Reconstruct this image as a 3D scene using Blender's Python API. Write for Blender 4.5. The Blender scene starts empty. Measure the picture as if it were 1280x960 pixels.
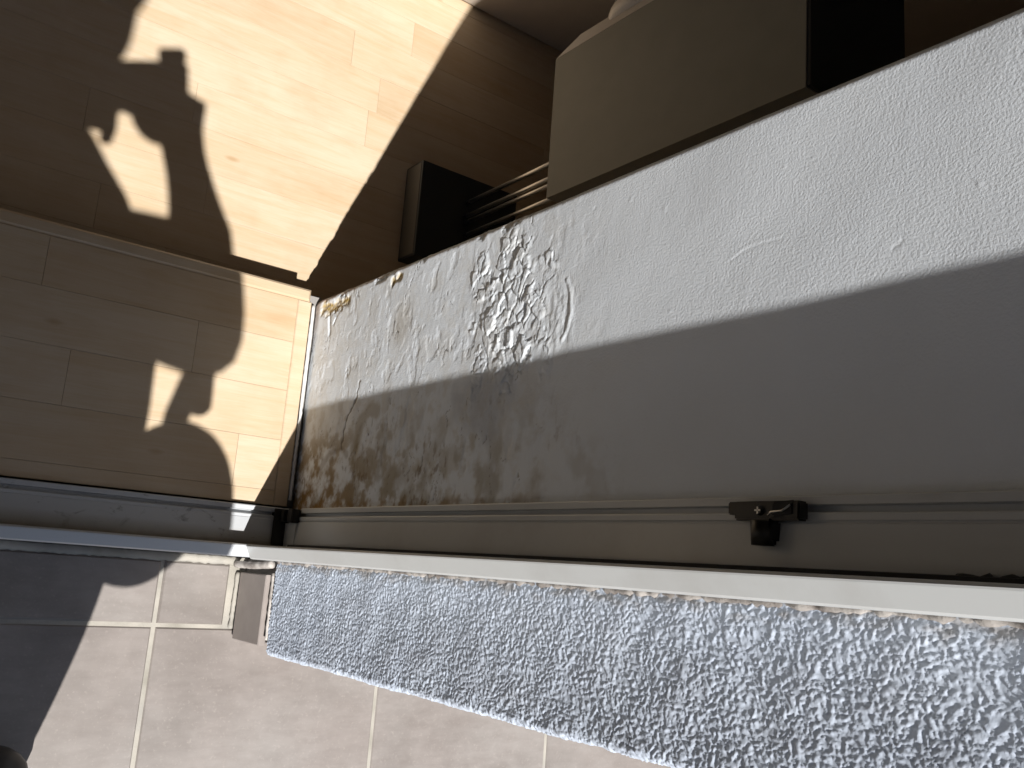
import bpy, bmesh, math, random
import numpy as np
from mathutils import Vector, Matrix
random.seed(7)
scene = bpy.context.scene
COL = scene.collection

# ------------------------------------------------------------------ camera
R = np.array([[0.7859594, 0.07308568, 0.61394324],
              [0.18242405, -0.97619459, -0.11732688],
              [0.59075315, 0.20421218, -0.7805819]])      # rows: image right, image down, forward (world)
CAM = Vector((-0.49929, -0.06258, 1.1))
right, down, fwd = Vector(R[0]), Vector(R[1]), Vector(R[2])
cd = bpy.data.cameras.new('camera'); cam = bpy.data.objects.new('camera', cd); COL.objects.link(cam)
m = Matrix.Identity(4)
for i in range(3):
    m[i][0], m[i][1], m[i][2], m[i][3] = right[i], -down[i], -fwd[i], CAM[i]
cam.matrix_world = m
cd.sensor_width = 36.0; cd.lens = 1144.0 / 1280 * 36; cd.clip_start = 0.01; cd.clip_end = 500
scene.camera = cam

# ------------------------------------------------------------------ light
EL = math.radians(61); SL = 0.42
hd = Vector((SL, 1, 0)).normalized(); e1 = Vector((hd.y, -hd.x, 0))
SUN = Vector((hd.x * math.cos(EL), hd.y * math.cos(EL), -math.sin(EL)))
w = bpy.data.worlds.new('World'); scene.world = w; w.use_nodes = True
nt = w.node_tree; bg = nt.nodes['Background']
sky = nt.nodes.new('ShaderNodeTexSky'); sky.sky_type = 'NISHITA'; sky.sun_disc = False
sky.sun_elevation = EL; sky.sun_rotation = math.atan2(-SUN.x, -SUN.y)
nt.links.new(sky.outputs[0], bg.inputs[0]); bg.inputs[1].default_value = 0.05
sd = bpy.data.lights.new('sun', 'SUN'); sd.energy = 5.0; sd.angle = math.radians(0.53); sd.color = (1.0, 0.985, 0.965)
so = bpy.data.objects.new('sun', sd); COL.objects.link(so)
so.rotation_euler = SUN.to_track_quat('-Z', 'Y').to_euler(); so.location = (-2, -3, 6)
vs = scene.view_settings
vs.view_transform = 'Standard'; vs.look = 'None'; vs.gamma = 1.0; vs.exposure = 0.47; vs.use_curve_mapping = False

# ------------------------------------------------------------------ numpy noise
def _h(ix, iy, seed):
    n = (ix.astype(np.int64) * 374761393 + iy.astype(np.int64) * 668265263 + seed * 1442695041) & 0xFFFFFFFF
    n = ((n ^ (n >> 13)) * 1274126177) & 0xFFFFFFFF
    n = ((n ^ (n >> 16)) * 2246822519) & 0xFFFFFFFF
    return ((n ^ (n >> 15)) & 0xFFFFFF) / float(0x1000000)
def gn(x, y, seed=0):
    ix = np.floor(x); iy = np.floor(y); fx = x - ix; fy = y - iy
    u = fx * fx * fx * (fx * (fx * 6 - 15) + 10); v = fy * fy * fy * (fy * (fy * 6 - 15) + 10)
    def g(dx, dy):
        a = _h(ix + dx, iy + dy, seed) * 2 * np.pi
        return np.cos(a) * (fx - dx) + np.sin(a) * (fy - dy)
    a = g(0, 0) * (1 - u) + g(1, 0) * u; b = g(0, 1) * (1 - u) + g(1, 1) * u
    return (a * (1 - v) + b * v) * 1.5
def fbm(x, y, o=4, seed=0, gain=.5):
    s = 0; a = 1
    for i in range(o):
        s = s + a * gn(x, y, seed + i * 17); x = x * 2.03 + 5.2; y = y * 2.03 + 1.7; a *= gain
    return s
def worley(x, y, seed=0):
    ix = np.floor(x); iy = np.floor(y)
    f1 = np.full(x.shape, 9.0); f2 = f1.copy(); cid = np.zeros(x.shape); dx1 = f1 * 0; dy1 = f1 * 0
    for i in (-1, 0, 1):
        for j in (-1, 0, 1):
            px = ix + i + _h(ix + i, iy + j, seed); py = iy + j + _h(ix + i, iy + j, seed + 5)
            d = np.hypot(px - x, py - y); c = _h(ix + i, iy + j, seed + 9)
            n1 = d < f1
            f2 = np.where(n1, f1, np.minimum(f2, d)); cid = np.where(n1, c, cid)
            dx1 = np.where(n1, x - px, dx1); dy1 = np.where(n1, y - py, dy1); f1 = np.minimum(f1, d)
    return f1, f2, cid, dx1, dy1
def ss(a, b, x):
    t = np.clip((x - a) / (b - a), 0, 1); return t * t * (3 - 2 * t)
def segd(y, z, pts):
    d = np.full(y.shape, 9.0)
    for (a, b), (c, e) in zip(pts, pts[1:]):
        vy, vz = c - a, e - b; L = vy * vy + vz * vz
        t = np.clip(((y - a) * vy + (z - b) * vz) / L, 0, 1)
        d = np.minimum(d, np.hypot(y - a - t * vy, z - b - t * vz))
    return d

# ------------------------------------------------------------------ materials
def mat(name, color=(.5, .5, .5), rough=.6, metal=0, spec=.5):
    mt = bpy.data.materials.new(name); mt.use_nodes = True
    b = mt.node_tree.nodes['Principled BSDF']
    b.inputs['Base Color'].default_value = (*color, 1); b.inputs['Roughness'].default_value = rough
    b.inputs['Metallic'].default_value = metal; b.inputs['Specular IOR Level'].default_value = spec
    return mt, mt.node_tree, b
def N(nt, t, **k):
    n = nt.nodes.new(t)
    for a, v in k.items():
        if a.startswith('i_'): n.inputs[a[2:].replace('_', ' ')].default_value = v
        else: setattr(n, a, v)
    return n
def noise(nt, vec, scale, detail=4, rough=.55, dist=0):
    n = N(nt, 'ShaderNodeTexNoise'); n.inputs['Scale'].default_value = scale; n.inputs['Detail'].default_value = detail
    n.inputs['Roughness'].default_value = rough; n.inputs['Distortion'].default_value = dist
    if vec is not None: nt.links.new(vec, n.inputs['Vector'])
    return n.outputs['Fac']
def ramp(nt, fac, stops):
    r = N(nt, 'ShaderNodeValToRGB'); el = r.color_ramp.elements
    while len(el) < len(stops): el.new(.5)
    for e, (p, c) in zip(el, stops): e.position = p; e.color = (*c, 1) if len(c) == 3 else c
    nt.links.new(fac, r.inputs[0]); return r.outputs[0]
def mix(nt, f, a, b, mode='MIX'):
    n = N(nt, 'ShaderNodeMix', data_type='RGBA', blend_type=mode)
    for s, v in ((n.inputs[0], f), (n.inputs[6], a), (n.inputs[7], b)):
        if isinstance(v, bpy.types.NodeSocket): nt.links.new(v, s)
        elif isinstance(v, (int, float)): s.default_value = v
        else: s.default_value = (*v, 1)
    return n.outputs[2]
def bump(nt, b, h, strength=.3, dist=.001):
    n = N(nt, 'ShaderNodeBump'); n.inputs['Strength'].default_value = strength; n.inputs['Distance'].default_value = dist
    nt.links.new(h, n.inputs['Height']); nt.links.new(n.outputs[0], b.inputs['Normal'])
def objvec(nt, scale=(1, 1, 1), rnd=0):
    tc = N(nt, 'ShaderNodeTexCoord'); mp = N(nt, 'ShaderNodeMapping'); mp.inputs['Scale'].default_value = scale
    nt.links.new(tc.outputs['Object'], mp.inputs['Vector'])
    out = mp.outputs[0]
    if rnd:
        oi = N(nt, 'ShaderNodeObjectInfo'); mu = N(nt, 'ShaderNodeMath', operation='MULTIPLY'); mu.inputs[1].default_value = rnd
        nt.links.new(oi.outputs['Random'], mu.inputs[0])
        ad = N(nt, 'ShaderNodeVectorMath', operation='ADD'); nt.links.new(out, ad.inputs[0]); nt.links.new(mu.outputs[0], ad.inputs[1])
        out = ad.outputs[0]
    return out

def make_wood(name, c0, c1, c2):
    mt, t, b = mat(name, rough=.42)
    v = objvec(t, (1, 1, 1), 37)
    vg = objvec(t, (2.2, 26, 8), 37)
    g1 = noise(t, vg, 3.0, 5, .6, .6); vf = objvec(t, (8, 160, 30), 37); g2 = noise(t, vf, 4, 3, .6)
    oi = N(t, 'ShaderNodeObjectInfo')
    base = ramp(t, oi.outputs['Random'], [(0, c0), (.45, c1), (.8, c1), (1, c2)])
    base = mix(t, ramp(t, g1, [(.38, (0, 0, 0)), (.80, (1, 1, 1))]), base, (.92, .84, .73), 'MULTIPLY')
    base = mix(t, ramp(t, g2, [(.45, (0, 0, 0)), (.75, (.3, .3, .3))]), base, (.84, .74, .62), 'MULTIPLY')
    sp = N(t, 'ShaderNodeTexVoronoi'); sp.inputs['Scale'].default_value = 9
    t.links.new(objvec(t, (.6, 1.6, 1), 21), sp.inputs['Vector'])
    base = mix(t, ramp(t, sp.outputs['Distance'], [(.03, (.75, .75, .75)), (.075, (0, 0, 0))]), base, (.42, .27, .14))
    dirt = noise(t, objvec(t, (1, 1, 1), 11), 18, 4)
    base = mix(t, ramp(t, dirt, [(.45, (0, 0, 0)), (.8, (.4, .4, .4))]), base, (.8, .72, .62), 'MULTIPLY')
    t.links.new(base, b.inputs['Base Color'])
    t.links.new(ramp(t, noise(t, v, 40, 4), [(.3, (.34,) * 3), (.7, (.5,) * 3)]), b.inputs['Roughness'])
    bump(t, b, g2, .12, .0006)
    return mt
M = {}
M['wood'] = make_wood('pale_parquet', (.60, .485, .350), (.57, .45, .312), (.525, .395, .260))

def make_attr_wall(name, sc, bstr, tint):
    mt, t, b = mat(name, rough=.95, spec=.08)
    at = N(t, 'ShaderNodeAttribute'); at.attribute_name = 'albedo'
    v = objvec(t)
    n1 = noise(t, v, 14, 5); c = mix(t, ramp(t, n1, [(.3, (0, 0, 0)), (.75, (.5, .5, .5))]), at.outputs['Color'], tint, 'MULTIPLY')
    t.links.new(c, b.inputs['Base Color'])
    bump(t, b, noise(t, v, sc, 3, .55), bstr, .0008)
    return mt
M['plaster'] = make_attr_wall('interior_plaster', 540, .46, (.93, .92, .9))
M['stucco'] = make_attr_wall('exterior_stucco', 700, .25, (.86, .88, .92))
def plain_wall(name, c, sc=90, st=.6, d=.004):
    mt, t, b = mat(name, c, .9, spec=.2); v = objvec(t)
    t.links.new(mix(t, noise(t, v, 3, 5), c, tuple(x * .82 for x in c)), b.inputs['Base Color'])
    bump(t, b, noise(t, v, sc, 4, .6), st, d); return mt
M['facade'] = plain_wall('facade_stucco', (.50, .52, .56))
M['roomwall'] = plain_wall('room_paint', (.62, .56, .48), 300, .2, .001)
M['ceiling'] = plain_wall('ceiling_paint', (.75, .71, .65), 300, .2, .001)

mt, t, b = mat('terrace_tile', rough=.5, spec=.4); v = objvec(t, (1, 1, 1), 13)
n1 = noise(t, v, 7, 6, .6); n2 = noise(t, objvec(t, (1, 3.5, 1), 13), 22, 5, .65); n3 = noise(t, v, 260, 3)
c = ramp(t, n1, [(.3, (.175, .155, .138)), (.52, (.243, .218, .197)), (.72, (.290, .264, .240))])
c = mix(t, ramp(t, n2, [(.35, (.6, .6, .6)), (.6, (0, 0, 0))]), c, (.80, .78, .77), 'MULTIPLY')
c = mix(t, ramp(t, n3, [(.58, (0, 0, 0)), (.78, (.35, .35, .35))]), c, (.38, .34, .30))
c = mix(t, ramp(t, noise(t, objvec(t, (1, 1, 1), 29), 3.2, 5, .6), [(.40, (.55, .55, .55)), (.60, (0, 0, 0))]), c, (.86, .80, .78), 'MULTIPLY')
oi = N(t, 'ShaderNodeObjectInfo'); c = mix(t, oi.outputs['Random'], c, mix(t, .12, c, (.45, .40, .36)))
t.links.new(c, b.inputs['Base Color']); bump(t, b, n2, .15, .001); M['tile'] = mt
mt, t, b = mat('skirting_tile', rough=.45); v = objvec(t)
t.links.new(ramp(t, noise(t, v, 40, 5), [(.3, (.25, .215, .195)), (.7, (.30, .26, .235))]), b.inputs['Base Color']); M['skirt'] = mt
mt, t, b = mat('grout', rough=.95, spec=.1); v = objvec(t)
c = ramp(t, noise(t, v, 25, 5), [(.3, (.27, .25, .21)), (.5, (.35, .325, .28)), (.75, (.43, .395, .34))])
c = mix(t, ramp(t, noise(t, v, 9, 4), [(.5, (0, 0, 0)), (.72, (.6, .6, .6))]), c, (.30, .29, .28)); t.links.new(c, b.inputs['Base Color'])
bump(t, b, noise(t, v, 400, 4), .5, .001); M['grout'] = mt

mt, t, b = mat('frame_white', rough=.32, spec=.5); v = objvec(t)
c = mix(t, ramp(t, noise(t, objvec(t, (1, 1, 1)), 8, 6, .65), [(.5, (0, 0, 0)), (.8, (.5, .5, .5))]), (.555, .56, .545), (.38, .36, .33))
t.links.new(c, b.inputs['Base Color']); bump(t, b, noise(t, v, 30, 3), .05, .0005); M['white'] = mt
mt, t, b = mat('frame_white_dirty', rough=.4, spec=.5); v = objvec(t, (1, 1.4, 1))
g = noise(t, v, 20, 6, .7, 1.2)
c = mix(t, ramp(t, g, [(.58, (0, 0, 0)), (.68, (.8, .8, .8))]), (.52, .53, .54), (.13, .12, .11))
gm = N(t, 'ShaderNodeSeparateXYZ'); tc = N(t, 'ShaderNodeTexCoord'); t.links.new(tc.outputs['Object'], gm.inputs[0])
mr = N(t, 'ShaderNodeMapRange'); mr.inputs[1].default_value = -.0485; mr.inputs[2].default_value = -.030; t.links.new(gm.outputs[1], mr.inputs[0])
grime = mix(t, noise(t, objvec(t), 60, 4), (.16, .13, .09), (.36, .31, .24))
lt = N(t, 'ShaderNodeMath', operation='LESS_THAN'); lt.inputs[1].default_value = -.0489; t.links.new(gm.outputs[1], lt.inputs[0])
mx = N(t, 'ShaderNodeMath', operation='MAXIMUM'); t.links.new(lt.outputs[0], mx.inputs[0]); t.links.new(mr.outputs[0], mx.inputs[1])
c = mix(t, mx.outputs[0], grime, c); c = mix(t, lt.outputs[0], c, (.52, .53, .54)); t.links.new(c, b.inputs['Base Color']); M['sill'] = mt
M['gasket'] = mat('black_gasket', (.02, .02, .022), .75)[0]
mt, t, b = mat('sealant', (.5, .47, .43), .8); v = objvec(t)
t.links.new(ramp(t, noise(t, v, 45, 5), [(.35, (.20, .17, .15)), (.6, (.50, .46, .42))]), b.inputs['Base Color']); bump(t, b, noise(t, v, 160, 4), .6, .002); M['sealant'] = mt
M['caulk'] = mat('white_caulk', (.66, .65, .63), .55)[0]
mt, t, b = mat('dark_bronze', (.035, .032, .028), .38, .6); bump(t, b, noise(t, objvec(t), 300, 3), .1, .0005); M['bracket'] = mt
M['steel'] = mat('worn_steel', (.55, .53, .5), .35, 1)[0]
def fleck(name, c, rough, spec=.4):
    mt, t, b = mat(name, c, rough, spec=spec); v = objvec(t)
    t.links.new(mix(t, noise(t, v, 30, 5), c, tuple(x * .8 for x in c)), b.inputs['Base Color']); bump(t, b, noise(t, v, 500, 3), .08, .0005); return mt
M['spk'] = fleck('grey_vinyl', (.225, .21, .17), .55)
M['edge'] = fleck('dark_edge', (.12, .105, .085), .5)
M['spk_front'] = fleck('lit_grey_baffle', (.62, .56, .50), .5)  # lighter than the cabinet: light caught on the chamfer, put into the colour
M['spk_top'] = fleck('black_top', (.035, .033, .03), .6)
M['black'] = fleck('black_paint', (.03, .032, .032), .5)
M['tube'] = mat('satin_steel_tube', (.50, .48, .45), .35, 1)[0]
M['cone'] = mat('speaker_cone', (.03, .03, .033), .5)[0]
M['cab'] = fleck('pale_laminate', (.50, .42, .34), .45)
M['cloth'] = fleck('dark_jacket', (.045, .05, .065), .9, .1)
M['trouser'] = fleck('dark_trousers', (.035, .04, .06), .9, .1)
M['skin'] = fleck('skin', (.55, .35, .26), .5)
M['hair'] = fleck('brown_hair', (.06, .035, .02), .6)
M['shoe'] = fleck('shoe_leather', (.03, .025, .02), .45)
M['bag'] = fleck('bag_leather', (.07, .045, .03), .5)
M['camera'] = fleck('camera_shell', (.05, .05, .055), .4)
M['concrete'] = fleck('screed', (.32, .30, .28), .9, .1)

# ------------------------------------------------------------------ mesh helpers
def link(o, parent=None):
    COL.objects.link(o)
    if parent is not None: o.parent = parent
    return o
def from_py(name, vs_, fs, m_, parent=None, smooth=False):
    me = bpy.data.meshes.new(name); me.from_pydata([tuple(v) for v in vs_], [], fs); me.update()
    if m_ is not None: me.materials.append(m_)
    if smooth:
        me.polygons.foreach_set('use_smooth', [True] * len(me.polygons))
    return link(bpy.data.objects.new(name, me), parent)
def from_bm(name, bm, m_, parent=None, smooth=False):
    bmesh.ops.recalc_face_normals(bm, faces=bm.faces)
    me = bpy.data.meshes.new(name); bm.to_mesh(me); bm.free()
    if m_ is not None: me.materials.append(m_)
    if smooth: me.polygons.foreach_set('use_smooth', [True] * len(me.polygons))
    return link(bpy.data.objects.new(name, me), parent)
def box(name, x0, x1, y0, y1, z0, z1, m_, parent=None, bev=0, seg=2):
    bm = bmesh.new(); bmesh.ops.create_cube(bm, size=1)
    for v in bm.verts:
        v.co = Vector((x0 + (v.co.x + .5) * (x1 - x0), y0 + (v.co.y + .5) * (y1 - y0), z0 + (v.co.z + .5) * (z1 - z0)))
    if bev: bmesh.ops.bevel(bm, geom=bm.edges[:], offset=bev, segments=seg, affect='EDGES', profile=.7)
    return from_bm(name, bm, m_, parent)
def slab(name, x0, x1, y0, y1, zt, th, m_, parent=None, ch=.0008):
    """a plank or tile: chamfered top, own origin at its centre"""
    hx, hy = (x1 - x0) / 2, (y1 - y0) / 2
    vs_ = []
    for ix, z in ((0, -th), (0, -ch), (ch, 0)):
        vs_ += [(-hx + ix, -hy + ix, z), (hx - ix, -hy + ix, z), (hx - ix, hy - ix, z), (-hx + ix, hy - ix, z)]
    fs = [(3, 2, 1, 0), (8, 9, 10, 11)]
    for k in (0, 4):
        for i in range(4): j = (i + 1) % 4; fs.append((k + i, k + j, k + 4 + j, k + 4 + i))
    o = from_py(name, vs_, fs, m_, parent); o.location = ((x0 + x1) / 2, (y0 + y1) / 2, zt); return o
def extrude_profile(name, prof, axis, a0, a1, m_, parent=None, mp=None):
    """closed 2D profile swept along an axis. prof points (p,q); mp(p,q,a)->xyz"""
    n = len(prof); vs_ = [mp(p, q, a0) for p, q in prof] + [mp(p, q, a1) for p, q in prof]
    bm = bmesh.new(); bv = [bm.verts.new(v) for v in vs_]
    for i in range(n): j = (i + 1) % n; bm.faces.new((bv[i], bv[j], bv[n + j], bv[n + i]))
    bm.faces.new(bv[:n]); bm.faces.new(bv[n:])
    return from_bm(name, bm, m_, parent)
def tube(name, pts, r, m_, parent=None, seg=12, caps=True):
    bm = bmesh.new(); rings = []
    pts = [Vector(p) for p in pts]
    for i, p in enumerate(pts):
        d = (pts[min(i + 1, len(pts) - 1)] - pts[max(i - 1, 0)]).normalized()
        a = d.orthogonal().normalized() if i == 0 else (a - d * a.dot(d)).normalized()
        b2 = d.cross(a); rr = r[i] if isinstance(r, (list, tuple)) else r
        rings.append([bm.verts.new(p + (a * math.cos(k * 2 * math.pi / seg) + b2 * math.sin(k * 2 * math.pi / seg)) * rr) for k in range(seg)])
    for A, B in zip(rings, rings[1:]):
        for k in range(seg): j = (k + 1) % seg; bm.faces.new((A[k], A[j], B[j], B[k]))
    if caps: bm.faces.new(rings[0]); bm.faces.new(rings[-1])
    return from_bm(name, bm, m_, parent, True)
def empty(name, loc=(0, 0, 0)):
    o = bpy.data.objects.new(name, None); o.location = loc; COL.objects.link(o); return o
def tag(o, label=None, cat=None, group=None, kind=None):
    for k, v in (('label', label), ('category', cat), ('group', group), ('kind', kind)):
        if v: o[k] = v
    return o
def grid_mesh(name, P, colr, m_, parent, flip=False):
    n0, n1 = P.shape[:2]
    me = bpy.data.meshes.new(name)
    idx = np.arange(n0 * n1).reshape(n0, n1)
    q = np.stack([idx[:-1, :-1], idx[1:, :-1], idx[1:, 1:], idx[:-1, 1:]], -1).reshape(-1, 4)
    if flip: q = q[:, ::-1]
    me.vertices.add(n0 * n1); me.vertices.foreach_set('co', P.reshape(-1).astype(np.float32))
    me.loops.add(q.size); me.loops.foreach_set('vertex_index', q.reshape(-1).astype(np.int32))
    me.polygons.add(len(q)); me.polygons.foreach_set('loop_start', (np.arange(len(q)) * 4).astype(np.int32))
    me.polygons.foreach_set('use_smooth', np.ones(len(q), bool))
    me.update(calc_edges=True)
    if colr is not None:
        at = me.attributes.new('albedo', 'FLOAT_COLOR', 'POINT')
        c4 = np.ones((n0 * n1, 4), np.float32); c4[:, :3] = colr.reshape(-1, 3); at.data.foreach_set('color', c4.reshape(-1))
    me.materials.append(m_)
    return link(bpy.data.objects.new(name, me), parent)

# ------------------------------------------------------------------ terrace
FZ = -.11                                    # terrace and room floor level; the raised floor in the doorway is Z = 0
YIN, YOUT = .275, -.180                      # inner and outer arris of the reveal
XST = -.012                                  # stucco plane of the outer reveal
XL = -1.02                                   # far side of the door opening, unseen; set close to limit fill light
ter = tag(box('terrace', -30, 30, -40, -.066, FZ - .25, FZ - .0022, M['grout']), kind='structure')
GX, GY, T, G = -.118, -.1565, .330, .0055
tiles_x = [GX + T * k for k in range(-7, 8)]
for r in range(0, 6):                        # large tiles in front of the house
    y1 = GY - r * T; y0 = y1 - T
    for x in tiles_x:
        slab('tile', x + G / 2, x + T - G / 2, y0 + G / 2, y1 - G / 2, FZ + random.uniform(-.0006, .0006), .012, M['tile'], ter, .0016)
xs = [x for x in tiles_x if XL < x < -.2] + [GX]
for x in xs:                                 # narrow cut row inside the opening
    x1 = min(x + T, -.0275)
    slab('tile', x + G / 2, x1 - G / 2, GY + G / 2, -.0765, FZ + .0012, .012, M['tile'], ter, .0022)

# ------------------------------------------------------------------ room floor
rf = tag(box('room_floor', -2.6, 2.6, YIN + .003, 4.0, FZ - .2, FZ - .012, M['concrete']), kind='structure')
PW = .0612
rows = [(.3286 + PW * k, .3286 + PW * (k + 1)) for k in range(-1, 60)]
far_v, far_f = [], []
rnd = random.Random(3)
for k, (y0, y1) in enumerate(rows):
    x = -2.6 - rnd.uniform(0, .4)
    while x < 2.6:
        L = rnd.choice((.28, .34, .40, .46, .52)); xa, xb = max(x, -2.6), min(x + L, 2.6); x += L
        if xb - xa < .02 or y1 > 4: continue
        if y0 < 1.0 and xb > -.9 and xa < 1.2:
            o = slab('plank', xa + .0001, xb - .0001, y0 + .0001, y1 - .0001, FZ + rnd.uniform(-.00015, .00015), .012, M['wood'], rf, .0003)
        else:
            n = len(far_v); far_v += [(xa, y0, FZ), (xb - .0006, y0, FZ), (xb - .0006, y1 - .0006, FZ), (xa, y1 - .0006, FZ)]; far_f.append((n, n + 1, n + 2, n + 3))
o = from_py('plank_field', far_v, far_f, M['wood'], rf); o['kind'] = 'stuff'

# raised wooden floor in the doorway
st = tag(box('raised_floor', XL, .008, .002, .284, FZ, -.010, M['concrete']), kind='structure')
ys = [.0015, .020, .0845, .149, .2135, .272]
cuts = {0: [-.34], 1: [-.44, -.084], 2: [-.289], 3: [-.47, -.153], 4: [-.33]}
for r in range(5):
    e = [-.0285] + sorted(cuts[r], reverse=True)
    while e[-1] > XL + .3: e.append(e[-1] - rnd.choice((.3, .36, .42)))
    e.append(XL)
    for xb, xa in zip(e, e[1:]):
        slab('plank', xa + .00012, xb - .00012, ys[r] + .00012, ys[r + 1] - .00012, rnd.uniform(-.0001, .0001), .010, M['wood'], st, .0004)
slab('edge_trim', -.0283, -.0095, .0017, .272, .0006, .0106, M['wood'], st, .0012)
slab('nosing', XL, -.0115, .2722, .289, .0008, .016, M['wood'], st, .003)

# ------------------------------------------------------------------ house: reveal, stucco, walls
house = empty('house', (0, 0, FZ))
def hchild(o):
    o.parent = house; o.matrix_parent_inverse = Matrix.Translation((0, 0, -FZ)); return o
TOPZ = 1.25
# plaster reveal (plane X = 0, facing -X)
y = np.linspace(-.002, YIN + .006, 236); z = np.concatenate([np.arange(-.004, 1.02, .00118), np.arange(1.02, TOPZ + .001, .004)])
Y, Z = np.meshgrid(y, z, indexing='ij')
h = .00004 * fbm(Y / .0030, Z / .0034, 2, 1) + .00005 * fbm(Y / .02, Z / .02, 3, 2) + .0010 * fbm(Y / .16, Z / .2, 2, 3)
damp = ss(.60, .42, Z + .05 * fbm(Y / .05, Z / .08, 3, 4))
# loose paint layers in the damp zone
tn = fbm(Y / .048, Z / .030, 4, 5)
lay = ss(.30, .33, tn) * .0004 + ss(.50, .525, tn) * .0004 - ss(-.46, -.49, tn) * .0003
h += -damp * .7 * lay + damp * .00009 * fbm(Y / .012, Z / .008, 3, 6)
rid = np.abs(fbm(Y / .07, Z / .028, 3, 8)); crk = damp * ss(.016, .004, rid) * ss(.05, .35, fbm(Y / .06, Z / .06, 2, 9))
crk = np.maximum(crk, ss(.0022, .0006, segd(Y + .002 * gn(Y / .006, Z / .006, 31), Z + .003 * gn(Y / .008, Z / .008, 32), [(.150, .142), (.123, .134), (.108, .118), (.095, .114), (.07, .112)])))
h -= crk * .0007
# crumbling blister
wob = .024 * fbm(Y / .03, Z / .03, 3, 10)
pm = np.zeros(Y.shape)
for cy_, cz_, cr_ in ((.240, .433, .020), (.222, .428, .034), (.198, .432, .050), (.172, .446, .050), (.150, .440, .046), (.130, .430, .030)):
    pm = np.maximum(pm, ss(cr_ + .003, cr_ - .010, np.hypot(Y - cy_, (Z - cz_) * .92) + 1.3 * wob))
pm *= 1 - .55 * ss(.462, .492, Z + .3 * wob)
dp2 = segd(Y, Z, [(.236, .372), (.222, .366)]) + .6 * wob; pm = np.maximum(pm, .75 * ss(.017, .006, dp2))
dp3 = segd(Y, Z, [(.152, .400), (.135, .385), (.12, .40)]) + .8 * wob; pm = np.maximum(pm, .8 * ss(.024, .008, dp3))
wy = Y + .006 * fbm(Y / .02, Z / .02, 2, 11); wz = Z + .006 * fbm(Y / .02, Z / .02, 2, 12)
f1, f2, cid, dx, dy = worley(wy / .0165, wz / .0125, 13)
g1, g2, cid2, _, _ = worley(wy / .0062, wz / .0056, 14)
chunk = (cid - .45) * .0050 + dx * (cid * 7 % 1 - .5) * .0018 + dy * ((cid * 13 % 1) - .5) * .0018
chunk -= ss(.10, .02, f2 - f1) * .0026 * ss(.2, .6, _h(np.floor(Y / .02), np.floor(Z / .02), 77) + .4)
chunk += (cid2 - .5) * .0013 - ss(.12, .02, g2 - g1) * .0005 + .00035 * fbm(Y / .004, Z / .004, 2, 15) + .0008
h = h * (1 - .6 * pm) + pm * chunk * .50
# repair edge beside it
dr = segd(Y, Z, [(.196, .509), (.184, .515), (.165, .517), (.150, .513), (.142, .507)])
h += .0006 * ss(.0030, .0008, dr); h += .0008 * ss(.03, .004, segd(Y, Z, [(.18, .50), (.15, .50)])) * fbm(Y / .02, Z / .012, 3, 16)
# scratches and pits
h -= .00016 * ss(.0012, .0003, segd(Y, Z, [(.171, .690), (.176, .703), (.1775, .716), (.177, .735)]))
h += .00012 * ss(.0014, .0003, segd(Y, Z, [(.1735, .690), (.1785, .703), (.180, .716), (.1795, .735)]))
h -= .00025 * ss(.0014, .0004, segd(Y, Z, [(.150, .815), (.1535, .822)]))
rp = np.random.RandomState(5)
for _ in range(9):
    py, pz = rp.uniform(.02, .26), rp.uniform(.5, .95); h += rp.choice([-.0003, .0002]) * ss(.0028, .0006, np.hypot((Y - py) * rp.uniform(.6, 1.4), Z - pz))
# peeled corner near the step
pe = ss(.012, .003, segd(Y, Z, [(.263, .016), (.260, .050), (.262, .080)]) + .006 * fbm(Y / .012, Z / .012, 3, 18))
pe = np.maximum(pe, ss(.008, .002, segd(Y, Z, [(.262, .198), (.264, .210)]) + .004 * fbm(Y / .01, Z / .01, 2, 19)))
strip = ss(.0042, .0022, segd(Y, Z, [(.252, .036), (.224, .044)])); strip2 = ss(.0026, .0012, segd(Y, Z, [(.252, .048), (.244, .058), (.236, .052)]))
h -= pe * (.0026 + .0012 * gn(Y / .006, Z / .006, 20)) + strip * .0016 + strip2 * .0012
# arris at the room side: rounded, chipped
chip = ss(.05, .5, fbm(Z / .05, Z * 0 + 3, 3, 21)) * damp
ry = np.clip((Y - (YIN - .004 - .006 * chip)) / (.006 + .006 * chip), 0, 1.6)
h -= .0035 * ry ** 2 + .002 * chip * ss(0, .5, ry) * (1 + gn(Y / .004, Z / .004, 22))
# colour of the plaster
base = np.array([.79, .825, .86]); yel = np.array([.50, .36, .13]); brn = np.array([.27, .17, .07]); gry = np.array([.45, .42, .36]); olv = np.array([.36, .29, .18])
c = np.ones(Y.shape + (3,)) * base
def lay_c(c, m_, col): return c * (1 - m_[..., None]) + col * m_[..., None]
blot = fbm(Y / .07, Z / .045, 4, 23); blot2 = fbm(Y / .030, Z / .028, 5, 24, .6)
c = lay_c(c, .30 * damp * ss(-.2, .5, blot2), np.array([.66, .63, .57]))
low = ss(.150, .02, Y + .02 * blot)                                  # damp rising beside the frame
c = lay_c(c, .75 * damp * low * ss(-.25, .45, blot + .35 * blot2), gry)
c = lay_c(c, .70 * damp * low * ss(.52, .05, Z) * ss(-.15, .5, blot2 + .3 * blot), olv)
cor = np.exp(-((Y + .01) / .075) ** 2 - ((Z - .03) / .13) ** 2)
c = lay_c(c, np.clip(1.25 * cor * ss(-.9, .8, blot2 + .4 * blot), 0, 1), brn)
edge_s = ss(.012, .003, Y) * ss(.60, .3, Z); c = lay_c(c, .5 * edge_s * ss(-.3, .3, blot2), brn * 1.3)
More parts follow.
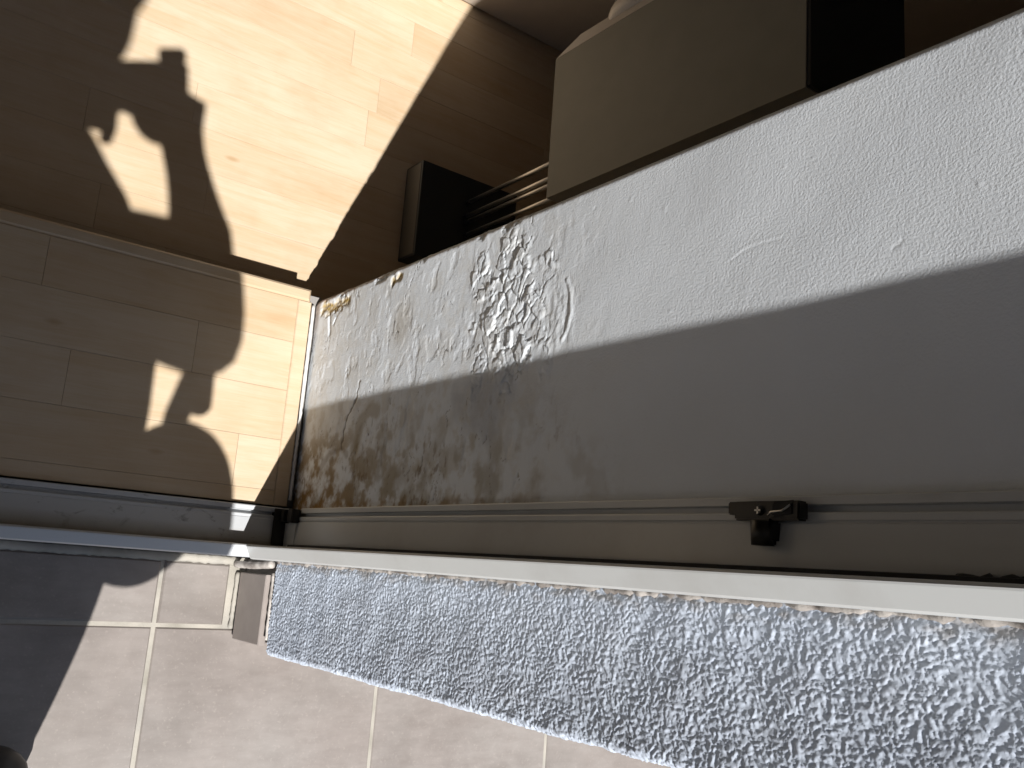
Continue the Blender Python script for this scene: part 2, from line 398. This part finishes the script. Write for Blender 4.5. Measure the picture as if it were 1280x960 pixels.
arc = ss(.006, .001, np.abs(segd(Y, Z, [(.045, .060), (.066, .085), (.072, .115), (.062, .128)])) + .003 * blot2); c = lay_c(c, .35 * arc, brn * .6)
arc = ss(.011, .003, segd(Y, Z, [(.055, .145), (.095, .152), (.115, .172), (.11, .19)]) + .006 * blot2); c = lay_c(c, .5 * arc, olv)
arc = ss(.012, .002, segd(Y, Z, [(.030, .245), (.038, .29), (.055, .315)]) + .006 * blot2); c = lay_c(c, .35 * arc, olv)
blu = ss(.05, .01, np.hypot((Y - .10), (Z - .40) * .8) + .02 * blot2); c = lay_c(c, .45 * blu, np.array([.36, .37, .40]))
gp = ss(.030, .008, np.hypot((Y - .205) * .7, Z - .226) + .012 * blot2); c = lay_c(c, .55 * gp, np.array([.46, .41, .33]))
c = lay_c(c, np.clip(pe * (.75 + .5 * gn(Y / .005, Z / .008, 25)), 0, 1), yel)
c = lay_c(c, .55 * ss(.012, .002, np.abs(Z)) * ss(.20, .27, Y), np.array([.42, .22, .07]))
rust = ss(.27, .275, Y) * ss(-.1, .4, fbm(Z / .02, Y / .05, 3, 26)) * ss(.40, .1, Z); c = lay_c(c, .6 * rust, np.array([.40, .24, .14]))
dots = ss(.30, .55, fbm(Y / .014, Z / .007, 3, 27)) * damp * low * ss(-.05, .4, fbm(Y / .08, Z / .08, 2, 28)); c = lay_c(c, .55 * dots, brn * .7)
c = lay_c(c, .75 * crk, np.array([.20, .16, .11]))
P = np.stack([-h, Y, Z], -1)
rev = hchild(grid_mesh('plaster_reveal', P, c, M['plaster'], None, flip=False))
rev['label'] = 'white plaster reveal, damp-stained and crumbling near the floor'

# stucco outer reveal turning round the corner to the facade
RC = .006
L1 = (-.066) - (YOUT + RC); arc_n = 14; dl = .00085
sY = list(np.arange(0, L1, dl)); prof = [(XST, -.066 - s, -1, 0) for s in sY]
for k in range(arc_n + 1):
    a = k / arc_n * math.pi / 2; prof.append((XST + RC - RC * math.cos(a), YOUT + RC - RC * math.sin(a), -math.cos(a), -math.sin(a)))
for s in np.arange(dl, .06, .0016): prof.append((XST + RC + s, YOUT, 0, -1))
prof = np.array(prof); dist = np.concatenate([[0], np.cumsum(np.hypot(np.diff(prof[:, 0]), np.diff(prof[:, 1])))])
z = np.concatenate([np.arange(-.002, .98, .00085), np.arange(.98, TOPZ, .004)])
D, Z = np.meshgrid(dist, z, indexing='ij')
wx = D + .003 * gn(D / .012, Z / .012, 41); wz = Z + .003 * gn(D / .012, Z / .012, 42)
n_a = fbm(wx / .0030, wz / .0037, 3, 43, .6); n_b = fbm(wx / .0022, wz / .0024, 2, 44); n_c = fbm(D / .05, Z / .05, 3, 45)
f1, f2, cid, dx, dy = worley(wx / .0038, wz / .0044, 46)
blob = ss(.62, .12, f1) * (cid > .35) * (.5 + cid)
hs = .00075 * ss(0.0, .24, n_a + .35 * n_c) + .0004 * blob + .00022 * n_b + .0008 * n_c
hs += .0007 * ss(L1 - .02, L1 + .004, D) * ss(-.2, .4, fbm(D / .02, Z / .014, 3, 47))
hs -= .0012 * ss(.010, 0, D) * (1 + gn(D / .01, Z / .02, 48))
hs *= .85 * ss(-.001, .006, D)
cs = np.ones(D.shape + (3,)) * np.array([.56, .61, .69])
cs = lay_c(cs, .35 * ss(.1, .5, n_c), np.array([.49, .52, .58]))
dj = ss(.016, .002, D + .006 * fbm(Z / .02, D / .02, 3, 49)); cs = lay_c(cs, .7 * dj * ss(-.4, .2, fbm(Z / .03, D / .01, 3, 50)), np.array([.34, .31, .28]))
dk = ss(.25, .6, fbm(D / .03, Z / .06, 3, 51)) * ss(.05, .11, D); cs = lay_c(cs, .35 * dk, np.array([.40, .41, .45]))
P = np.stack([prof[:, 0][:, None] + prof[:, 2][:, None] * hs, prof[:, 1][:, None] + prof[:, 3][:, None] * hs, Z], -1)
sto = hchild(grid_mesh('stucco_reveal', P, cs, M['stucco'], None, flip=True))
sto['label'] = 'rough blue-white stucco reveal outside the door frame'

def hb(name, *a, **k): return hchild(box(name, *a, **k))
hb('wall_core', .012, 2.6, YOUT + .012, YIN - .004, FZ, TOPZ - .01, M['roomwall'])
hb('facade_panel', XST + RC + .055, 2.6, YOUT - .0005, YOUT + .011, -.001, TOPZ, M['facade'])
hb('facade_panel', XST, 2.6, YOUT, YIN, TOPZ - .004, 2.75, M['facade'])
hb('facade_panel', -3.4, XL, YOUT, YIN, FZ - .01, 2.75, M['facade'])
hb('lintel', XL + .001, XST - .001, YOUT + .002, YIN - .002, 2.2, 2.748, M['facade'])
hb('inner_wall', .004, 2.6, YIN - .003, YIN + .002, FZ - .01, TOPZ, M['roomwall'])
hb('ceiling', -2.62, 2.62, YIN + .003, 4.02, 2.45, 2.6, M['ceiling'])
hb('room_wall', -2.72, -2.6, YIN + .004, 4.0, FZ - .1, 2.449, M['roomwall'])
hb('room_wall', 2.6, 2.72, YIN + .004, 4.0, FZ - .1, 2.449, M['roomwall'])
hb('room_wall', -2.72, 2.72, 4.0, 4.12, FZ - .1, 2.449, M['roomwall'])
# skirting tile under the stucco, plinth behind it
hb('plinth', -.006, 2.6, YOUT + .014, -.067, FZ - .01, .004, M['concrete'])
sk = hchild(slab('skirting_tile', -.085 / 2, .085 / 2, -.0430, .0430, 0, .009, M['skirt'], None, .0012))
sk.rotation_euler = (0, -math.pi / 2, 0); sk.location = (-.0185, -.1275, -.0585)
sk['label'] = 'dark grey upright skirting tile at the foot of the stucco'
hb('skirting_tile', .004, 2.6, YOUT + .010, YOUT + .0135, FZ - .002, -.014, M['skirt'], bev=.001)
# mortar fillets
def lumpy(name, pts, r, m_, amp=.3, seed=0, seg=9):
    rr = random.Random(seed); out = []; rad_ = []
    pts = [Vector(p) for p in pts]
    for a, b_ in zip(pts, pts[1:]):
        n = max(2, int((b_ - a).length / .004))
        for k in range(n): out.append(a.lerp(b_, k / n) + Vector((rr.uniform(-1, 1), rr.uniform(-1, 1), rr.uniform(-1, 1))) * r * amp * .4); rad_.append(r * (1 + rr.uniform(-amp, amp)))
    out.append(pts[-1]); rad_.append(r); return tube(name, out, rad_, m_, None, seg)
hchild(lumpy('mortar_joint', [(-.011, -.082, -.010), (-.012, -.163, -.006)], 0.0026, M['sealant'], .15, 3))
hchild(lumpy('mortar_joint', [(-.024, -.0745, FZ + .006), (-.021, -.0745, -.05), (-.0135, -.0715, -.012)], .0046, M['sealant'], .10, 4))
hchild(lumpy('mortar_joint', [(-.0105, -.0675, 0), (-.0105, -.0675, 1.0)], .0026, M['sealant'], .45, 5))
hchild(lumpy('mortar_joint', [(-.0185, -.0855, -.1085), (-.0195, -.158, -.1085)], .0030, M['grout'], .2, 6))
hchild(lumpy('mortar_joint', [(XL, -.0705, FZ - .001), (-.02, -.0705, FZ - .001)], .0062, M['grout'], .12, 7))
hchild(lumpy('caulk_bead', [(-.0065, .010, .0), (-.0065, .268, .0)], .0022, M['caulk'], .2, 8))
tag(house, 'white house wall with damp crumbling plaster beside the open doorway', 'house')

# ------------------------------------------------------------------ door frame
df = empty('door_frame', (0, -.033, 0))
def dchild(o, par=None):
    if par is None: o.parent = df; o.matrix_parent_inverse = Matrix.Translation((0, .033, 0))
    else: o.parent = par; o.matrix_parent_inverse = par.matrix_world.inverted()
    return o
XLIP = .0765
jp = [(-.006, -.0012), (.0115, -.0012), (.0125, -.0022), (.0125, -.0070), (.0060, -.0076), (.0060, -.0112), (.0130, -.0118), (.0140, -.0128), (.0140, -.0164),
      (.0128, -.0172), (.0128, -.0182), (.0150, -.0188), (.0180, -.044), (.0180, -.0492), (.0735, -.0500), (.0757, -.0506), (XLIP, -.0520), (.0762, -.0532), (.0705, -.0648), (.0690, -.0660), (.0665, -.0664), (-.006, -.0664)]
jamb = dchild(extrude_profile('jamb', jp, 2, .0515, 2.2, M['white'], None, lambda u, v, a: (-u, v, a)))
jamb2 = dchild(extrude_profile('jamb', jp, 2, .0515, 2.2, M['white'], None, lambda u, v, a: (XL + u, v, a)))
dchild(extrude_profile('head', jp, 0, XL + .077, -.077, M['white'], None, lambda u, v, a: (a, v, 2.2 - u)))
sp = [(-.100, -.0012), (.0100, -.0012), (.0110, -.0022), (.0110, -.0072), (.0050, -.0078), (.0050, -.0112), (.0120, -.0118), (.0130, -.0128), (.0130, -.0160), (.0138, -.0166),
      (.0170, -.030), (.0200, -.044), (.0200, -.0486), (.0480, -.0492), (.0495, -.0500), (.0505, -.0512), (.0502, -.0526), (.0462, -.0628), (.0440, -.0640), (.0420, -.0644), (-.108, -.0648)]
sill = dchild(extrude_profile('sill', sp, 0, XL + .002, -.0005, M['sill'], None, lambda u, v, a: (a, v, u)))
sill['label'] = 'white grooved door sill, grimy in its track'
# lower end of the jamb web, standing in the sill channel
dchild(box('jamb_foot', -.0185, -.0005, -.0488, -.0200, .0205, .0516, M['white'], None))
dchild(lumpy('brush_seal', [(-.021, -.0478, .86), (-.021, -.0478, 1.1)], .0032, M['gasket'], .5, 11))
dchild(extrude_profile('glazing_gasket', [(.0182, -.0455), (.026, -.0462), (.026, -.0491), (.0182, -.0491)], 2, .0520, 2.19, M['gasket'], None, lambda u, v, a: (-u, v, a)))
# strike plate
bm = bmesh.new()
def add_box(bm, x0, x1, y0, y1, z0, z1, bev=.0012):
    r = bmesh.ops.create_cube(bm, size=1)
    for v in r['verts']: v.co = Vector((x0 + (v.co.x + .5) * (x1 - x0), y0 + (v.co.y + .5) * (y1 - y0), z0 + (v.co.z + .5) * (z1 - z0)))
    if bev: bmesh.ops.bevel(bm, geom=list({e for v in r['verts'] for e in v.link_edges}), offset=bev, segments=2, affect='EDGES')
SXo = -.014
add_box(bm, SXo - .010, SXo, -.0175, -.0055, .718, .767); add_box(bm, SXo - .006, SXo + .001, -.0135, -.0052, .710, .719, .0008)
strike = dchild(from_bm('strike_plate', bm, M['bracket'])); strike['label'] = 'dark metal lock keeper screwed to the door jamb'
def screw_like(name, loc, r, h, m_, par):
    bm = bmesh.new(); bmesh.ops.create_cone(bm, cap_ends=True, segments=16, radius1=r, radius2=r * .75, depth=h)
    bmesh.ops.rotate(bm, verts=bm.verts, matrix=Matrix.Rotation(-math.pi / 2, 3, 'Y')); bmesh.ops.translate(bm, verts=bm.verts, vec=loc)
    return dchild(from_bm(name, bm, m_), par)
bpy.context.view_layer.update()
bm = bmesh.new(); add_box(bm, SXo - .0125, SXo + .002, -.0320, -.0165, .7320, .7475, .0022); dchild(from_bm('tongue', bm, M['bracket'], None), strike)
bm = bmesh.new(); add_box(bm, SXo - .0130, SXo - .009, -.0165, -.0062, .748, .764, .0018)
for v in bm.verts:
    if v.co.z > .757: v.co.x += .0022; v.co.y += .001
dchild(from_bm('catch', bm, M['bracket'], None), strike)
screw_like('screw', (SXo - .0112, -.0115, .7385), .0034, .0024, M['bracket'], strike)
for a in (0, 1):
    bm = bmesh.new(); dz = .0022 if a else .0005; dy = .0005 if a else .0022
    add_box(bm, SXo - .0128, SXo - .0122, -.0115 - dy, -.0115 + dy, .7385 - dz, .7385 + dz, 0); dchild(from_bm('screw_slot', bm, M['steel'], None), strike)
bm = bmesh.new(); bmesh.ops.create_cone(bm, cap_ends=True, segments=20, radius1=.0078, radius2=.0070, depth=.0150)
bmesh.ops.rotate(bm, verts=bm.verts, matrix=Matrix.Rotation(math.pi / 2, 3, 'X')); bmesh.ops.translate(bm, verts=bm.verts, vec=(SXo - .0085, -.0255, .7398)); dchild(from_bm('barrel', bm, M['bracket'], None, True), strike)
dchild(tube('lever_highlight', [(SXo - .0132, -.0150, .7470), (SXo - .0134, -.0128, .7490), (SXo - .0132, -.0122, .7570), (SXo - .0120, -.0085, .7620)], .0007, M['steel'], None, 6), strike)  # bright wire added in place of the highlight on the lever
# corner bracket at the foot
bm = bmesh.new(); add_box(bm, -.030, -.0125, -.0175, -.0030, .004, .022, .001); add_box(bm, -.027, -.0125, -.0180, -.0040, .024, .034, .001); add_box(bm, -.024, -.0125, -.0195, -.0030, .036, .050, .001)
add_box(bm, -.034, -.0135, -.048, -.003, .0195, .0225, .0008)
cb = dchild(from_bm('corner_bracket', bm, M['bracket'])); cb['label'] = 'dark ribbed corner bracket where jamb meets sill'
tag(df, 'white door frame, its grooved jamb carrying a dark lock keeper', 'door frame')

# ------------------------------------------------------------------ loudspeaker and stand
spk = empty('loudspeaker', (.26, .51, .254))
def ch_of(root):
    def f(o): o.parent = root; o.matrix_parent_inverse = Matrix.Translation(-root.location); return o
    return f
sc_ = ch_of(spk)
cp = [(.173, .4045), (.345, .4045), (.345, .598), (.173, .598)]
sc_(extrude_profile('cabinet', cp, 2, .254, .632, M['spk'], None, lambda p, q, a: (p, q, a)))
# bevelled front baffle (narrower at its outer face on every side)
bm = bmesh.new()
lo = [bm.verts.new(p) for p in ((.173, .5985, .2545), (.345, .5985, .2545), (.345, .5985, .6315), (.173, .5985, .6315))]
hi = [bm.verts.new(p) for p in ((.194, .634, .276), (.324, .634, .276), (.324, .634, .610), (.194, .634, .610))]
for i in range(4): j = (i + 1) % 4; bm.faces.new((lo[i], lo[j], hi[j], hi[i]))
bm.faces.new(lo); bm.faces.new(hi); sc_(from_bm('front_baffle', bm, M['spk_front']))
sc_(box('top_panel', .1745, .3435, .406, .5965, .6322, .636, M['spk_top'], None))
def disc_y(name, cx, cz, y0, y1, r0, r1, m_, seg=40):
    return sc_(tube(name, [(cx, y0, cz), (cx, y1, cz)], [r0, r1], m_, None, seg))
disc_y('woofer_ring', .259, .372, .620, .640, .080, .078, M['spk_front']); disc_y('woofer_cone', .259, .372, .6401, .662, .076, .070, M['cone'])
disc_y('tweeter', .259, .535, .6341, .642, .030, .026, M['cone'])
tag(spk, 'grey box loudspeaker with chamfered front behind the plaster corner', 'loudspeaker')
sta = empty('speaker_stand', (.26, .48, FZ)); tc_ = ch_of(sta)
tc_(box('base_plate', .173, .36, .405, .562, FZ + .0005, -.060, M['black'], None, .003))
tc_(box('base_edge', .1722, .1729, .409, .558, FZ + .004, -.064, M['edge'], None))
tc_(box('top_plate', .19, .33, .425, .575, .246, .2535, M['black'], None, .002))
for tx, ty in ((.262, .518), (.258, .492), (.262, .4845), (.262, .462)):
    tc_(tube('tube', [(tx, ty, -.0605), (tx, ty, .2465)], .0033, M['tube'], None, 14)); tc_(tube('collar', [(tx, ty, -.0602), (tx, ty, -.052)], .0036, M['black'], None, 14))
tag(sta, 'dark speaker stand with slim metal tubes on a thick floor plate', 'stand')

# ------------------------------------------------------------------ cabinet at the back
cab = empty('sideboard', (.9, 1.1, FZ)); cc = ch_of(cab)
cc(box('carcass', .05, 1.9, .915, 1.30, FZ + .0005, .62, M['cab'], None, .002))
for k in range(4): cc(box('door_panel', .052 + k * .4625, .052 + k * .4625 + .459, .8985, .9145, FZ + .004, .60, M['cab'], None, .003))
tag(cab, 'pale wooden sideboard in the shade behind the loudspeaker', 'sideboard')

# ------------------------------------------------------------------ the photographer, standing outside the frame
BODY = Vector((-.80, -.20, FZ)); TAN = math.tan(EL)
def PP(a, s, z): return BODY + e1 * a + hd * s + Vector((0, 0, z))
def PZ(a, s, z0): return PP(a, s, z0 - s * TAN)      # z0: height read off where the ray crosses the body's own plane
def skin_mesh(name, nodes, edges, root, sub=2):
    keys = list(nodes); me = bpy.data.meshes.new(name)
    me.from_pydata([nodes[k][0] for k in keys], [(keys.index(a), keys.index(b_)) for a, b_ in edges], [])
    o = bpy.data.objects.new(name, me); COL.objects.link(o)
    o.modifiers.new('skin', 'SKIN').use_smooth_shade = True
    for i, k in enumerate(keys):
        r = nodes[k][1]; me.skin_vertices[0].data[i].radius = r if isinstance(r, tuple) else (r, r)
        me.skin_vertices[0].data[i].use_root = (k == root)
    sb = o.modifiers.new('sub', 'SUBSURF'); sb.levels = sub; sb.render_levels = sub
    bpy.context.view_layer.update()
    dg = bpy.context.evaluated_depsgraph_get(); me2 = bpy.data.meshes.new_from_object(o.evaluated_get(dg))
    bpy.data.objects.remove(o); return me2
n = {}
n['pelvis'] = (PP(.285, 0, .90), .165); n['waist'] = (PP(.285, .01, 1.03), .145); n['chest'] = (PP(.125, .01, 1.15), .118)
n['collar'] = (PP(.09, .05, 1.33), .080); n['neck'] = (PP(.11, .08, 1.41), .058)
n['jaw'] = (PP(.148, .115, 1.445), .068); n['head'] = (PP(.080, .12, 1.535), .092); n['crown'] = (PP(.070, .11, 1.605), .072)
n['shoulder_r'] = (PP(.255, .01, 1.150), .060); n['upper_r'] = (PP(.355, .04, 1.205), .056); n['elbow_r'] = (PZ(.452, .060, 1.282), .064); n['sleeve_r'] = (PZ(.482, -.010, 1.135), .070); n['fore_r'] = (PZ(.364, .14, 1.465), .034)
n['wrist_r'] = (PZ(.325, .175, 1.540), .029); n['palm_r'] = (PZ(.287, .188, 1.618), .037); n['heel_r'] = (PZ(.254, .172, 1.535), .036); n['knuckle_r'] = (PZ(.283, .203, 1.668), .030)
n['shoulder_l'] = (PP(.01, .05, 1.40), .095); n['elbow_l'] = (PP(-.06, .12, 1.03), .052); n['fore_l'] = (PZ(.07, .18, 1.40), .042); n['wrist_l'] = (PZ(.165, .160, 1.48), .034); n['palm_l'] = (PZ(.212, .172, 1.532), .036)
n['hip_r'] = (PP(.375, 0, .84), .115); n['knee_r'] = (PP(.468, .02, .47), .080); n['calf_r'] = (PP(.487, .0, .29), .074); n['ankle_r'] = (PP(.515, -.01, .09), .052); n['toe_r'] = (PP(.525, .13, .04), .040)
n['hip_l'] = (PP(.17, 0, .84), .115); n['knee_l'] = (PP(.13, .03, .47), .075); n['calf_l'] = (PP(.12, .0, .29), .064); n['ankle_l'] = (PP(.11, -.01, .09), .046); n['toe_l'] = (PP(.10, .13, .04), .040)
ed = [('pelvis', 'waist'), ('waist', 'chest'), ('chest', 'collar'), ('collar', 'neck'), ('neck', 'jaw'), ('jaw', 'head'), ('head', 'crown'),
      ('chest', 'shoulder_r'), ('shoulder_r', 'upper_r'), ('upper_r', 'elbow_r'), ('elbow_r', 'fore_r'), ('fore_r', 'wrist_r'), ('wrist_r', 'palm_r'), ('palm_r', 'heel_r'), ('palm_r', 'knuckle_r'), ('elbow_r', 'sleeve_r'),
      ('chest', 'shoulder_l'), ('shoulder_l', 'elbow_l'), ('elbow_l', 'fore_l'), ('fore_l', 'wrist_l'), ('wrist_l', 'palm_l'),
      ('pelvis', 'hip_r'), ('hip_r', 'knee_r'), ('knee_r', 'calf_r'), ('calf_r', 'ankle_r'), ('ankle_r', 'toe_r'),
      ('pelvis', 'hip_l'), ('hip_l', 'knee_l'), ('knee_l', 'calf_l'), ('calf_l', 'ankle_l'), ('ankle_l', 'toe_l')]
# fingers: three joints each, closing on the camera body between the two palms
def finger(tag_, palm, pts, r):
    prev = palm
    for k, p in enumerate(pts):
        key = '%s%d' % (tag_, k); n[key] = (p, r * (1 - .1 * k)); ed.append((prev, key)); prev = key
cb_ = CAM - fwd * .030                                    # centre of the hand-held camera, behind its own lens
for i, oz in enumerate((.034, .014, -.006, -.026)):
    finger('fr%d' % i, 'knuckle_r', [PZ(.258 + oz * .2, .206, 1.640 + oz * .3), cb_ + down * .060 + right * oz - fwd * .012, cb_ + down * .055 + right * oz + fwd * .010], .0088)
    finger('fl%d' % i, 'palm_l', [PZ(.208, .182, 1.560 + oz * .6), cb_ - right * .056 + down * (.024 + oz * .7) - fwd * .014, cb_ - right * .050 + down * (.024 + oz * .7) + fwd * .008], .0085)
finger('tr', 'palm_r', [PZ(.280, .195, 1.64), cb_ + down * .026 - fwd * .022 + right * .03], .0105)
finger('tl', 'palm_l', [PZ(.232, .160, 1.480), PZ(.238, .150, 1.440)], .0095)
me = skin_mesh('person', n, ed, 'pelvis')
for k in ('cloth', 'trouser', 'skin', 'shoe'): me.materials.append(M[k])
hp = [n[k][0] for k in ('palm_r', 'palm_l')]; wr = [n[k][0] for k in ('wrist_r', 'wrist_l')]
for p in me.polygons:
    q = p.center; zz = q.z - FZ; near_hand = min((q - h_).length for h_ in hp + [cb_]) < min((q - w_).length for w_ in wr) * .98 and min((q - h_).length for h_ in hp + [cb_]) < .12
    p.material_index = 2 if (near_hand or (zz > 1.40 and (q - n['head'][0]).length < .19)) else 3 if zz < .10 else 1 if zz < .80 else 0
    p.use_smooth = True
person = link(bpy.data.objects.new('person', me))
tag(person, 'person in dark clothes on the terrace whose shadow falls across the wooden floor', 'person')
# face and hair
fv = Vector((fwd.x, fwd.y, -.35)).normalized(); hc = n['head'][0]; side = fv.cross(Vector((0, 0, 1))).normalized(); upv = side.cross(fv)
def blob_mesh(name, c_, rx, ry, rz, m_, par, ax=(side, fv, upv), cut=None):
    bm = bmesh.new(); bmesh.ops.create_uvsphere(bm, u_segments=20, v_segments=14, radius=1)
    for v in bm.verts: v.co = c_ + ax[0] * v.co.x * rx + ax[1] * v.co.y * ry + ax[2] * v.co.z * rz
    if cut: bmesh.ops.delete(bm, geom=[v for v in bm.verts if cut(v.co)], context='VERTS')
    o = from_bm(name, bm, m_, None, True); o.parent = par; return o
blob_mesh('nose', hc + fv * .086 - upv * .012, .012, .020, .020, M['skin'], person)
blob_mesh('mouth', hc + fv * .074 - upv * .052, .022, .008, .007, M['bag'], person)
for s_ in (-1, 1):
    blob_mesh('eye', hc + fv * .072 + side * .030 * s_ + upv * .012, .012, .012, .008, M['cone'], person)
    blob_mesh('ear', hc + side * .086 * s_ - upv * .01, .010, .020, .030, M['skin'], person)
blob_mesh('hair', hc - fv * .014 + upv * .024, .096, .098, .092, M['hair'], person, cut=lambda co: (co - hc).dot(fv) > .045 and (co - hc).dot(upv) < .06)
# camera in the hands
cm = empty('compact_camera', cb_)
def cpart(name, bm, m_):
    for v in bm.verts: v.co = right * v.co.x + down * v.co.y + fwd * v.co.z
    o = from_bm(name, bm, m_, None); o.parent = cm; return o
bm = bmesh.new(); add_box(bm, -.045, .073, -.006, .052, -.012, .009, .004); cpart('body', bm, M['camera'])
bm = bmesh.new(); add_box(bm, .035, .071, -.024, -.0055, -.009, .006, .003); cpart('shadow_bump', bm, M['camera'])  # unseen block added to shape the camera's cast shadow
bm = bmesh.new(); bmesh.ops.create_cone(bm, cap_ends=True, segments=28, radius1=.020, radius2=.017, depth=.012); bmesh.ops.translate(bm, verts=bm.verts, vec=(0, .016, .0152)); cpart('lens_barrel', bm, M['camera'])
bm = bmesh.new(); add_box(bm, -.030, .030, .002, .046, -.0132, -.0122, 0); cpart('screen', bm, M['cone'])
tag(cm, 'small dark camera held in both hands of the person', 'camera')
# bag hanging from the right arm
bg_ = empty('shoulder_bag', PZ(.515, .04, .60))
bm = bmesh.new(); bmesh.ops.create_uvsphere(bm, u_segments=28, v_segments=20, radius=1)
bc = PZ(.520, .04, .825)
for v in bm.verts:
    x_, y_, z_ = v.co; t_ = (z_ + 1) / 2
    z_ = math.copysign(abs(z_) ** .8, z_); f_ = 1 - .35 * max(0, z_) ** 2
    v.co = bc + e1 * (math.copysign(abs(x_) ** .8, x_) * .082 * f_ - .012 * max(0, z_)) + hd * (math.copysign(abs(y_) ** .7, y_) * .055 * f_) + Vector((0, 0, z_ * .205)) - bg_.location
o = from_bm('pouch', bm, M['bag'], bg_, True)
for s_ in (-1, 1):
    tube('strap', [PZ(.490, .04, 1.02) - bg_.location + hd * .04 * s_, PZ(.474, .04, 1.10) - bg_.location + hd * .03 * s_, PZ(.465, .05, 1.20) - bg_.location + hd * .02 * s_, PZ(.45, .06, 1.29) - bg_.location], .015, M['bag'], bg_)
tag(bg_, 'dark shoulder bag hanging from the right arm of the person', 'bag')
